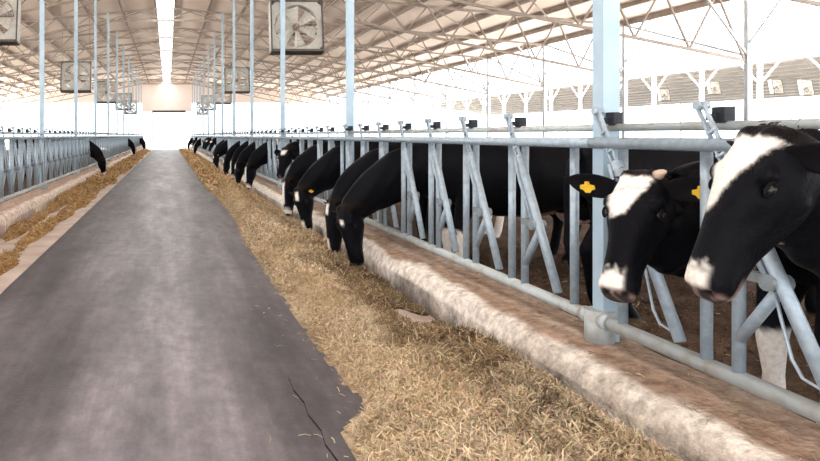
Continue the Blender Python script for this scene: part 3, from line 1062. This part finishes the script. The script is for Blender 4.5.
def make_cow(name, label, group, origin, rz, neck, P, Mz, nrm, voxel, hs=1.0, mark=None, tags=(False, False), horn=False, eyes=True,
             tuft=False, white_legs=True, seed=0, ear_droop=0.15, body_white=0.15, shift_body=(0, 0), smooth_it=4, leg_swing=0.0, ear_fwd=(0, 0), ear_len=0.205, poll_brown=0.5):
    """local frame: +x forward, +y the animal's left, z up; fence plane at x = 0."""
    rnd = random.Random(seed)
    P, Mz, nrm = Vector(P), Vector(Mz), Vector(nrm)
    hu, hv, hw = head_frame(P, Mz, nrm)
    if hw.y < 0 and abs(hw.y) > 0.3:
        hw = -hw
    mb = MB()
    bx, by = shift_body
    torso = [(-2.36, 1.20, 0.10, 0.11), (-2.30, 1.16, 0.17, 0.20), (-2.15, 1.12, 0.25, 0.275), (-1.95, 1.09, 0.275, 0.31), (-1.65, 1.03, 0.30, 0.355),
             (-1.30, 0.99, 0.345, 0.39), (-1.00, 0.99, 0.325, 0.385), (-0.75, 1.03, 0.27, 0.365), (-0.55, 1.07, 0.215, 0.335), (-0.38, 1.11, 0.17, 0.285)]
    rings = [ring_ellipse(Vector((x + bx, by, z)), Vector((0, 1, 0)), Vector((0, 0, 1)), w, h, 22, 2.3) for x, z, w, h in torso]
    # neck: centre path with widths
    base_c = Vector((-0.38 + bx, by, 1.11))
    hc = P + hu * 0.045 * hs - hv * 0.095 * hs
    path = [base_c] + [Vector(q[:3]) for q in neck] + [hc]
    ws = [0.17] + [q[3] for q in neck] + [0.094 * hs]
    hh = [0.285] + [q[4] for q in neck] + [0.135 * hs]
    # smooth resample
    N = 14
    pts, wl, hl = [], [], []
    m = len(path)
    for k in range(1, N + 1):
        t = k / N * (m - 1)
        i = min(int(t), m - 2)
        f = t - i
        p0, p1, p2, p3 = path[max(i - 1, 0)], path[i], path[i + 1], path[min(i + 2, m - 1)]
        q = 0.5 * ((2 * p1) + (p2 - p0) * f + (2 * p0 - 5 * p1 + 4 * p2 - p3) * f * f + (3 * p1 - p0 - 3 * p2 + p3) * f ** 3)
        pts.append(q)
        wl.append(ws[i] * (1 - f) + ws[i + 1] * f)
        hl.append(hh[i] * (1 - f) + hh[i + 1] * f)
    allp = [base_c] + pts
    for k, q in enumerate(pts):
        t = (allp[min(k + 2, N)] - allp[k]).normalized()
        f = (k + 1) / N
        L = (Vector((0, 1, 0)) * (1 - f) + hw * f)
        L = (L - t * L.dot(t)).normalized()
        U = t.cross(L)
        if U.dot(Vector((0, 0, 1)) * (1 - f) + hv * f) < 0:
            U = -U
        rings.append(ring_ellipse(q, L, U, wl[k], hl[k], 22, 2.1, 0.25))
    mb.rings(rings, True)
    # head
    hr = []
    for u, w, vt, vb, nar in HEAD_PROF:
        c = P + hu * u * hs + hv * (vt + vb) / 2 * hs
        hr.append(ring_ellipse(c, hw, hv, w * hs, (vt - vb) / 2 * hs, 24, 2.5, nar))
    mb.rings(hr, True)
    # brow ridges, cheek muscle and lower lip
    for s in (-1, 1):
        for (u, w, v, r0) in ((0.155, 0.090, 0.010, 0.030), (0.19, 0.070, -0.13, 0.040), (0.525, 0.044, -0.055, 0.032), (0.025, 0.045, 0.012, 0.035)):
            c = P + (hu * u + hw * w * s + hv * v) * hs
            rr = [ring_ellipse(c + hu * (r0 * 1.25 * math.cos(a)) * hs, hw, hv, r0 * math.sin(a) * hs + 1e-4, r0 * math.sin(a) * hs + 1e-4, 12, 2) for a in np.linspace(0.12, math.pi - 0.12, 8)]
            mb.rings(rr, True)
    # legs
    for s in (-1, 1):
        sw = leg_swing * s
        mb.tube([(-0.64 + bx, by + s * 0.08, 1.22), (-0.63 + bx, by + s * 0.12, 1.05), (-0.66 + bx, by + s * 0.155, 0.80), (-0.60 + bx + sw * 0.4, by + s * 0.15, 0.60), (-0.57 + bx + sw * 0.7, by + s * 0.145, 0.42),
                 (-0.58 + bx + sw * 0.8, by + s * 0.145, 0.25), (-0.58 + bx + sw, by + s * 0.145, 0.12), (-0.55 + bx + sw, by + s * 0.145, 0.07), (-0.53 + bx + sw, by + s * 0.145, 0.0)],
                [0.05, 0.13, 0.12, 0.078, 0.062, 0.043, 0.052, 0.056, 0.066], 14)
        mb.tube([(-2.05 + bx, by + s * 0.10, 1.24), (-2.02 + bx, by + s * 0.13, 1.05), (-1.95 + bx, by + s * 0.17, 0.82), (-2.02 + bx, by + s * 0.165, 0.66), (-2.17 + bx, by + s * 0.16, 0.50),
                 (-2.15 + bx, by + s * 0.16, 0.36), (-2.11 + bx, by + s * 0.16, 0.14), (-2.07 + bx, by + s * 0.16, 0.07), (-2.04 + bx, by + s * 0.16, 0.0)],
                [0.06, 0.18, 0.165, 0.11, 0.068, 0.050, 0.053, 0.058, 0.066], 14)
    # udder
    ud = [ring_ellipse(Vector((-1.83 + bx + 0.19 * math.cos(a), by, 0.66)), Vector((0, 1, 0)), Vector((0, 0, 1)), 0.17 * math.sin(a) + 1e-3, 0.15 * math.sin(a) + 1e-3, 14, 2) for a in np.linspace(0.1, math.pi - 0.1, 9)]
    mb.rings(ud, True)
    src = mb.mesh('tmp', M['coat'])
    to = bpy.data.objects.new('tmp', src)
    C.objects.link(to)
    rm = to.modifiers.new('r', 'REMESH')
    rm.mode = 'VOXEL'
    rm.voxel_size = voxel
    sm = to.modifiers.new('s', 'SMOOTH')
    sm.factor = 0.5
    sm.iterations = smooth_it
    bpy.context.view_layer.update()
    dg = bpy.context.evaluated_depsgraph_get()
    me = bpy.data.meshes.new_from_object(to.evaluated_get(dg))
    bpy.data.objects.remove(to)
    me.name = 'body'
    nv = len(me.vertices)
    co = np.empty(nv * 3, np.float32)
    me.vertices.foreach_get('co', co)
    co = co.reshape(-1, 3).astype(np.float64)
    nrmls = np.empty(nv * 3, np.float32)
    me.vertices.foreach_get('normal', nrmls)
    nrmls = nrmls.reshape(-1, 3)
    rel = (co - np.array(P)) / hs
    U, V, W = rel @ np.array(hu), rel @ np.array(hv), rel @ np.array(hw)
    NU = nrmls @ np.array(hu)
    NV = nrmls @ np.array(hv)
    ishead = (U > -0.06) & (U < 0.62) & (np.abs(W) < 0.16) & (V > -0.30) & (V < 0.10)
    disp = np.zeros(nv)
    for s in (-1, 1):
        disp -= 0.016 * np.exp(-(((U - 0.195) / 0.022) ** 2 + ((W - 0.118 * s) / 0.03) ** 2 + ((V + 0.012) / 0.018) ** 2))
        disp -= 0.022 * np.exp(-(((U - 0.572) / 0.03) ** 2 + ((W - 0.040 * s) / 0.015) ** 2 + ((V + 0.050) / 0.013) ** 2))
        disp -= 0.010 * np.exp(-(((U - 0.32) / 0.06) ** 2 + ((W - 0.085 * s) / 0.03) ** 2 + ((V + 0.03) / 0.03) ** 2))
    mouth_v = -0.118 + 0.10 * np.clip(0.56 - U, 0, 0.2) * -0.25
    disp -= 0.011 * np.exp(-((V - mouth_v) / 0.008) ** 2) * sstep(0.42, 0.47, U)
    # loose skin folds on the neck
    onneck = (~ishead) & (co[:, 0] > -0.35 + bx)
    fold = np.sin(co[:, 0] * 38 + co[:, 2] * 24) * 0.0035 * onneck
    co = co + nrmls * (disp * ishead + fold)[:, None] * hs
    me.vertices.foreach_set('co', co.astype(np.float32).ravel())
    # coat: black with white markings
    nz1 = vnoise(co[:, 0] * 14 + 3, co[:, 1] * 14 + co[:, 2] * 15, 3, seed + 3)
    nz2 = vnoise(co[:, 0] * 2.3 + seed, co[:, 2] * 2.3 + co[:, 1], 3, seed + 5)
    nf = vnoise(U * 60 + 7, W * 60 + V * 30, 2, seed + 6)
    black = np.array([0.0045, 0.0045, 0.0062])
    white = np.array([0.86, 0.80, 0.74])
    pink = np.array([0.52, 0.33, 0.28])
    slate = np.array([0.045, 0.038, 0.040])
    wm = np.zeros(nv)
    if mark:
        for (u0, u1, c0, w0, c1, w1) in mark.get('blaze', ()):
            f = np.clip((U - u0) / (u1 - u0), 0, 1)
            cc, ww = c0 * (1 - f) + c1 * f, w0 * (1 - f) + w1 * f
            inside = sstep(-0.012, 0.008, ww - np.abs(W - cc) + (nf - 0.5) * 0.016) * sstep(u0 - 0.015, u0 + 0.012, U + (nf - 0.5) * 0.03) * (1 - sstep(u1 - 0.012, u1 + 0.015, U + (nf - 0.5) * 0.03))
            wm = np.maximum(wm, inside * ishead * (V > -0.045))
        if 'muzzle' in mark:
            ms, mw0, mw1 = mark['muzzle']
            mz = sstep(ms - 0.02, ms + 0.03, U + (nf - 0.5) * 0.05 + 0.25 * np.clip(V + 0.02, -0.1, 0.02)) * sstep(-0.012, 0.012, W - mw0) * (1 - sstep(-0.012, 0.012, W - mw1))
            wm = np.maximum(wm, mz * ishead)
        if 'chin' in mark:
            cu0, cu1 = mark['chin']
            ch = sstep(cu0, cu0 + 0.03, U + (nf - 0.5) * 0.04) * (1 - sstep(cu1 - 0.03, cu1, U)) * (1 - sstep(-0.215, -0.19, V + (nf - 0.5) * 0.02 + 0.14 * np.clip((U - 0.25), 0, 0.3)))
            wm = np.maximum(wm, ch * ishead)
    body = co[:, 0] < -0.2 + bx
    if white_legs:
        wm = np.maximum(wm, body * (1 - sstep(0.44, 0.50, co[:, 2] + (nz1 - 0.5) * 0.14)))
    wm = np.maximum(wm, body * sstep(0.72 - body_white, 0.75 - body_white, nz2 + 0.14 * (nz1 - 0.5)) * sstep(-1.0, -1.1, -np.abs(co[:, 0] + 1.5) + 0 * nz1) * 1.0)
    col = black * (1 - wm[:, None]) + white * wm[:, None]
    brown = np.array([0.024, 0.013, 0.010])
    bt = (np.exp(-((U - 0.0) / 0.05) ** 2) * ishead * (1 - wm) * poll_brown)[:, None]
    col = col * (1 - bt) + brown * bt
    # nose pad, lips, nostrils
    pad = sstep(0.545, 0.565, U) * sstep(-0.135, -0.11, V) * ishead
    padc = slate * (1 - 0.4 * sstep(0.55, 0.68, nf)[:, None]) + pink * 0.4 * sstep(0.55, 0.68, nf)[:, None]
    col = col * (1 - pad[:, None]) + padc * pad[:, None]
    lip = np.exp(-((V - mouth_v + 0.014) / 0.012) ** 2) * sstep(0.46, 0.50, U) * ishead * 0.8
    lipc = pink * 0.4
    col = col * (1 - lip[:, None]) + lipc * lip[:, None]
    for s in (-1, 1):
        ns = np.exp(-(((U - 0.572) / 0.035) ** 2 + ((W - 0.040 * s) / 0.017) ** 2 + ((V + 0.050) / 0.014) ** 2))[:, None]
        ns = np.clip(ns * 1.6, 0, 1) * ishead[:, None]
        col = col * (1 - ns) + np.array([0.015, 0.010, 0.010]) * ns
    mth = (np.exp(-((V - mouth_v) / 0.006) ** 2) * sstep(0.43, 0.47, U) * ishead)[:, None]
    col = col * (1 - mth) + np.array([0.02, 0.014, 0.014]) * mth
    udm = ((np.abs(co[:, 0] - (-1.83 + bx)) < 0.24) & (co[:, 2] < 0.64) & (np.abs(co[:, 1] - by) < 0.13) & (co[:, 2] > 0.45))[:, None] * 0.85
    col = col * (1 - udm) + np.array([0.62, 0.42, 0.36]) * udm
    hf = (1 - sstep(0.05, 0.07, co[:, 2]))[:, None]
    col = col * (1 - hf) + np.array([0.10, 0.075, 0.05]) * hf
    set_col(me, 'coat', col)
    me.polygons.foreach_set('use_smooth', np.ones(len(me.polygons), bool))
    me.materials.clear()
    me.materials.append(M['coat'])

    root = thing(name, label, 'cow', origin, rz, group)
    parts = []
    bo = put('body', me, root)

    def hp(u, w, v):
        return P + (hu * u + hw * w + hv * v) * hs
    # ears
    for s in (-1, 1):
        e = MB()
        base = hp(0.055, 0.098 * s, -0.035)
        dirn = (hw * s * 0.95 - hu * 0.05 - hv * ear_droop - hu * 0.10 + (hv * 0.8 + hu * 0.2) * ear_fwd[0 if s > 0 else 1]).normalized()
        face = (hv * 0.55 + hu * 0.75)
        face = (face - dirn * face.dot(dirn)).normalized()
        side = dirn.cross(face)
        rings = []
        Lr = ear_len * hs
        cl = []
        for k in range(11):
            t = k / 10
            wd = (0.024 + 0.036 * math.sin(math.pi * min(1, t * 1.12 + 0.02)) ** 0.8) * (1 if t < 0.75 else max(0.05, 1 - ((t - 0.75) / 0.25) ** 2)) * hs
            th = 0.010 * hs * (1.6 - t)
            c = base + dirn * (Lr * t - 0.02) - face * (0.03 * t * t) + Vector((0, 0, -0.02 * t * t))
            rg = []
            for j in range(14):
                a = 2 * math.pi * j / 14
                x = math.cos(a) * wd
                cup = 0.35 * (x / max(wd, 1e-4)) ** 2 * wd
                rg.append(c + side * x + face * (math.sin(a) * th + cup))
            rings.append(rg)
        e.rings(rings, True)
        em = e.mesh('ear', M['ear'])
        ec = np.tile(np.array([0.006, 0.0055, 0.007]), (len(em.vertices), 1))
        set_col(em, 'coat', ec)
        eo = put('ear', em, root)
        if tags[0 if s > 0 else 1]:
            tm = MB()
            cpt = base + dirn * (Lr * 0.48) + face * 0.016 * hs - side * 0.0
            dn = Vector((0, 0, -1))
            dn = (dn - face * dn.dot(face)).normalized()
            rt = dn.cross(face)
            out = [(0.85 * qx, 0.85 * qy) for qx, qy in ((-0.010, -0.012), (0.010, -0.012), (0.014, 0.006), (0.036, 0.012), (0.038, 0.034), (0.022, 0.040), (0.012, 0.058), (-0.012, 0.058), (-0.022, 0.040), (-0.038, 0.034), (-0.036, 0.012), (-0.014, 0.006))]
            r1 = [cpt + rt * x + dn * y for x, y in out]
            r2 = [p + face * 0.004 for p in r1]
            tm.rings([r1, r2], True, False)
            tm.tube([cpt + face * 0.004, cpt + face * 0.010], 0.010, 10)
            to_ = put('ear_tag', tm.mesh('ear_tag', M['tag']), eo)
            to_['label'] = 'yellow plastic ear tag'
    if eyes:
        for s in (-1, 1):
            c = hp(0.195, 0.1035 * s, -0.012)
            rr = [ring_ellipse(c + hu * (0.021 * math.cos(a)) * hs, hw, hv, 0.019 * math.sin(a) * hs + 1e-4, 0.016 * math.sin(a) * hs + 1e-4, 14, 2) for a in np.linspace(0.08, math.pi - 0.08, 10)]
            eyo = put('eye', MB().rings(rr, True).mesh('eye', M['eye']), root)
            lid = MB()
            for sg, rr_ in ((1, 0.0055), (-1, 0.0045)):
                pts = []
                for q in range(9):
                    a = math.pi * q / 8
                    pts.append(hp(0.195 - 0.024 * math.cos(a), (0.107 + 0.004 * math.sin(a)) * s, -0.012 + sg * 0.015 * math.sin(a)))
                lid.tube(pts, rr_ * hs, 6)
            lm = lid.mesh('eyelid', M['ear'])
            set_col(lm, 'coat', np.tile(np.array([0.007, 0.006, 0.007]), (len(lm.vertices), 1)))
            put('eyelid', lm, eyo)
    if horn:
        hb = MB()
        a0 = hp(0.02, 0.075, 0.03)
        hb.tube([a0, a0 + (hw * 0.4 + hv * 0.4) * 0.025, a0 + (hw * 0.55 + hv * 0.45) * 0.055, a0 + (hw * 0.6 + hv * 0.45) * 0.07], [0.024, 0.020, 0.013, 0.005], 12)
        ho = put('horn_bud', hb.mesh('horn_bud', M['horn']), root)
        ho['label'] = 'pale stubby horn bud'
    if tuft:
        tv, tf_ = [], []
        for q in range(420):
            u, w = rnd.gauss(0.0, 0.028), rnd.gauss(0, 0.050)
            a = hp(u, w, 0.018 - 0.9 * w * w * 4 - (0.03 if u < -0.02 else 0.012 if u < 0 else 0))
            dr = (hu * rnd.uniform(0.1, 1.0) + hv * rnd.uniform(0.2, 0.8) + hw * (w * 6 + rnd.uniform(-0.5, 0.5))).normalized()
            ln = rnd.uniform(0.012, 0.026) * hs
            sdv = dr.cross(hv + hu * 0.3).normalized() * 0.0016
            i = len(tv)
            b1 = a + dr * ln * 0.6
            c1 = b1 + (dr + hu * 0.6 - hv * 0.3).normalized() * ln * 0.5
            tv += [a - sdv, a + sdv, b1 + sdv, b1 - sdv, c1]
            tf_ += [(i, i + 1, i + 2, i + 3), (i + 3, i + 2, i + 4)]
        tme = bpy.data.meshes.new('poll_hair')
        tme.from_pydata([tuple(p) for p in tv], [], tf_)
        tme.materials.append(M['hair'])
        put('poll_hair', tme, root, kind='stuff')
    # tail
    tl = MB().tube([(-2.33 + bx, by, 1.30), (-2.42 + bx, by, 1.22), (-2.45 + bx, by + 0.01, 1.0), (-2.44 + bx, by + 0.02, 0.75), (-2.43 + bx, by + 0.02, 0.60), (-2.42 + bx, by + 0.02, 0.42)],
                   [0.035, 0.03, 0.022, 0.018, 0.035, 0.008], 8)
    tlm = tl.mesh('tail', M['ear'])
    set_col(tlm, 'coat', np.tile(black * 1.3, (len(tlm.vertices), 1)))
    put('tail', tlm, root)
    return root


def copy_cow(src, label, origin, rz, group):
    r = src.copy()
    C.objects.link(r)
    r.location = origin
    r.rotation_euler = (0, 0, rz)
    r['label'] = label
    r['group'] = group
    for ch in src.children:
        c = ch.copy()
        C.objects.link(c)
        c.parent = r
        for g in ch.children:
            d = g.copy()
            C.objects.link(d)
            d.parent = c
    return r


def op(k, i):          # centre of opening i of panel k on the right
    return COL0 + BAY * (k + 1) - 0.2 - 0.68 * i - 0.33


PI = math.pi
RG = 'cows at the right fence'
LG = 'cows at the left fence'
DZ = -0.01


def W2L(x, y, z, yo):    # world point -> local of a right-hand cow whose opening is at y = yo
    return (XR - x, yo - y, z - DZ)


# the near cow at the right edge
yA = 2.36
make_cow('dairy_cow', 'black cow with broad white forehead blaze, head raised, nearest on the right', RG, (XR, yA, DZ), PI,
         [(-0.12, 0.02, 1.13, 0.135, 0.245), (0.10, 0.08, 1.22, 0.118, 0.20)],
         W2L(2.00, 2.17, 1.43, yA), W2L(1.755, 2.19, 0.945, yA), (0.85, -0.02, 0.5), 0.0095, 1.01,
         mark={'blaze': [(0.035, 0.16, 0.0, 0.085, -0.02, 0.060), (0.15, 0.30, -0.02, 0.060, -0.035, 0.012)], 'muzzle': (0.49, -0.1, 0.045), 'chin': (0.27, 0.37)},
         tuft=True, seed=3, shift_body=(-0.05, 0), smooth_it=8, ear_fwd=(-0.6, -0.75), body_white=-1, poll_brown=0.15)
# the second cow, turned to the camera, by the column
yB = 3.08
make_cow('dairy_cow', 'black cow with white forehead patch and yellow ear tags beside the nearest column', RG, (XR, yB, DZ), PI,
         [(-0.14, 0.0, 1.02, 0.135, 0.27), (0.0, 0.01, 1.02, 0.115, 0.225)],
         W2L(2.225, 3.05, 1.235, yB), W2L(1.865, 2.80, 0.635, yB), (0.78, 0.46, 0.40), 0.0095, 1.05,
         mark={'blaze': [(0.035, 0.10, -0.022, 0.085, -0.022, 0.072), (0.10, 0.235, -0.022, 0.072, -0.04, 0.03)], 'muzzle': (0.485, -0.12, 0.035)},
         tags=(True, True), horn=True, tuft=True, seed=5, shift_body=(-0.08, 0), smooth_it=8, ear_droop=0.05, ear_fwd=(0.15, 0.55), ear_len=0.25, body_white=-1)

# head-down eaters, three shapes
EAT1 = dict(neck=[(-0.04, 0.0, 1.02, 0.13, 0.27), (0.24, 0.02, 0.86, 0.115, 0.215)], P=(0.56, 0.03, 0.70), Mz=(0.50, 0.15, 0.13), nrm=(0.85, 0.50, 0.05))
EAT2 = dict(neck=[(-0.04, 0.0, 1.02, 0.13, 0.26), (0.22, 0.0, 0.88, 0.115, 0.205)], P=(0.50, 0.0, 0.70), Mz=(0.56, 0.08, 0.14), nrm=(0.95, 0.2, 0.1))
EAT3 = dict(neck=[(-0.04, 0.0, 1.03, 0.13, 0.26), (0.20, -0.02, 0.90, 0.115, 0.205)], P=(0.46, -0.03, 0.74), Mz=(0.52, 0.06, 0.19), nrm=(0.95, 0.25, 0.15))
UP1 = dict(neck=[(-0.12, 0.0, 1.10, 0.13, 0.225), (0.08, 0.02, 1.15, 0.11, 0.18)], P=(0.24, 0.06, 1.20), Mz=(0.42, 0.34, 0.75), nrm=(0.5, 0.65, 0.5))
star = {'blaze': [(0.13, 0.18, 0.0, 0.022, 0.0, 0.015)]}
side_w = {'blaze': [(0.05, 0.16, 0.0, 0.03, 0.0, 0.03)], 'muzzle': (0.44, -0.12, 0.02)}
stripe = {'blaze': [(0.06, 0.40, 0.0, 0.035, -0.01, 0.035)], 'muzzle': (0.47, -0.12, 0.12)}

yC = op(0, 2)
make_cow('dairy_cow', 'large black cow eating with a small white star on its lowered head', RG, (XR, yC, DZ), PI, voxel=0.016, mark=star, seed=8, hs=1.03, body_white=-1, **EAT1)
c2 = make_cow('dairy_cow', 'black cow eating just behind the cow with the white star', RG, (XR, op(0, 1), DZ), PI, voxel=0.02, mark=side_w, seed=9, body_white=-1, white_legs=False, **EAT2)
c3 = make_cow('dairy_cow', 'black cow with ear tag and white muzzle side eating beside the second column', RG, (XR, op(1, 6), DZ), PI, voxel=0.02, mark=side_w, seed=10, body_white=-1, tags=(True, False), **EAT1)
c4 = make_cow('dairy_cow', 'black cow with lowered head eating two places beyond the second column', RG, (XR, op(1, 4), DZ), PI, voxel=0.022, mark=stripe, seed=11, **EAT3)
c5 = make_cow('dairy_cow', 'black cow facing the camera with head up and a white forehead mark', RG, (XR, op(1, 2), DZ), PI, voxel=0.022, mark={'blaze': [(0.08, 0.17, 0.0, 0.055, 0.0, 0.035)]}, seed=12, **UP1)
far = [
    (c4, op(2, 4), 'black cow eating, first one beyond the cow with raised white-marked head'),
    (c2, op(2, 1), 'black cow eating, second one beyond the cow with raised white-marked head'),
    (c4, op(3, 6), 'black cow eating, third one beyond the cow with raised white-marked head'),
    (c2, op(3, 3), 'black cow eating, fourth one beyond the cow with raised white-marked head'),
    (c3, op(4, 4), 'distant black cow eating near the middle of the right fence, nearer of two'),
    (c4, op(4, 2), 'distant black cow eating near the middle of the right fence, farther of two'),
    (c5, op(5, 3), 'black cow with raised head and white forehead beyond the eating row'),
    (c5, op(6, 5), 'distant black and white cow with raised head along the right fence'),
    (c5, op(6, 2), 'distant cow with raised head right behind another raised head'),
    (c2, op(8, 4), 'far black cow near the far doorway on the right, third from last'),
    (c5, op(9, 3), 'far black cow near the far doorway on the right, second from last'),
    (c2, op(11, 4), 'farthest black cow beside the doorway on the right'),
]
for s, y, lab in far:
    copy_cow(s, lab, (XR, y, DZ), PI, RG)
for s, y, lab in [(c2, 21.3, 'nearest black cow eating through the left fence'), (c4, 41.3, 'middle black cow eating through the left fence'),
                  (c2, 57.2, 'second farthest black cow eating through the left fence'), (c4, 61.4, 'farthest black cow eating through the left fence')]:
    k = math.floor((y - COL0) / BAY)
    st_ = COL0 + BAY * k + 0.2
    i = round((y - st_ - 0.33) / 0.68)
    i = max(0, min(6, i))
    copy_cow(s, lab, (XL, st_ + 0.68 * i + 0.33, DZ), 0.0, LG)

# cows loitering in the pen behind the near headlocks
copy_cow(c2, 'black cow standing in the pen behind the cow with yellow tags, facing away', (3.35, 5.35, DZ), 0.06, 'cows standing in the pen').location = (5.55, 5.2, DZ)
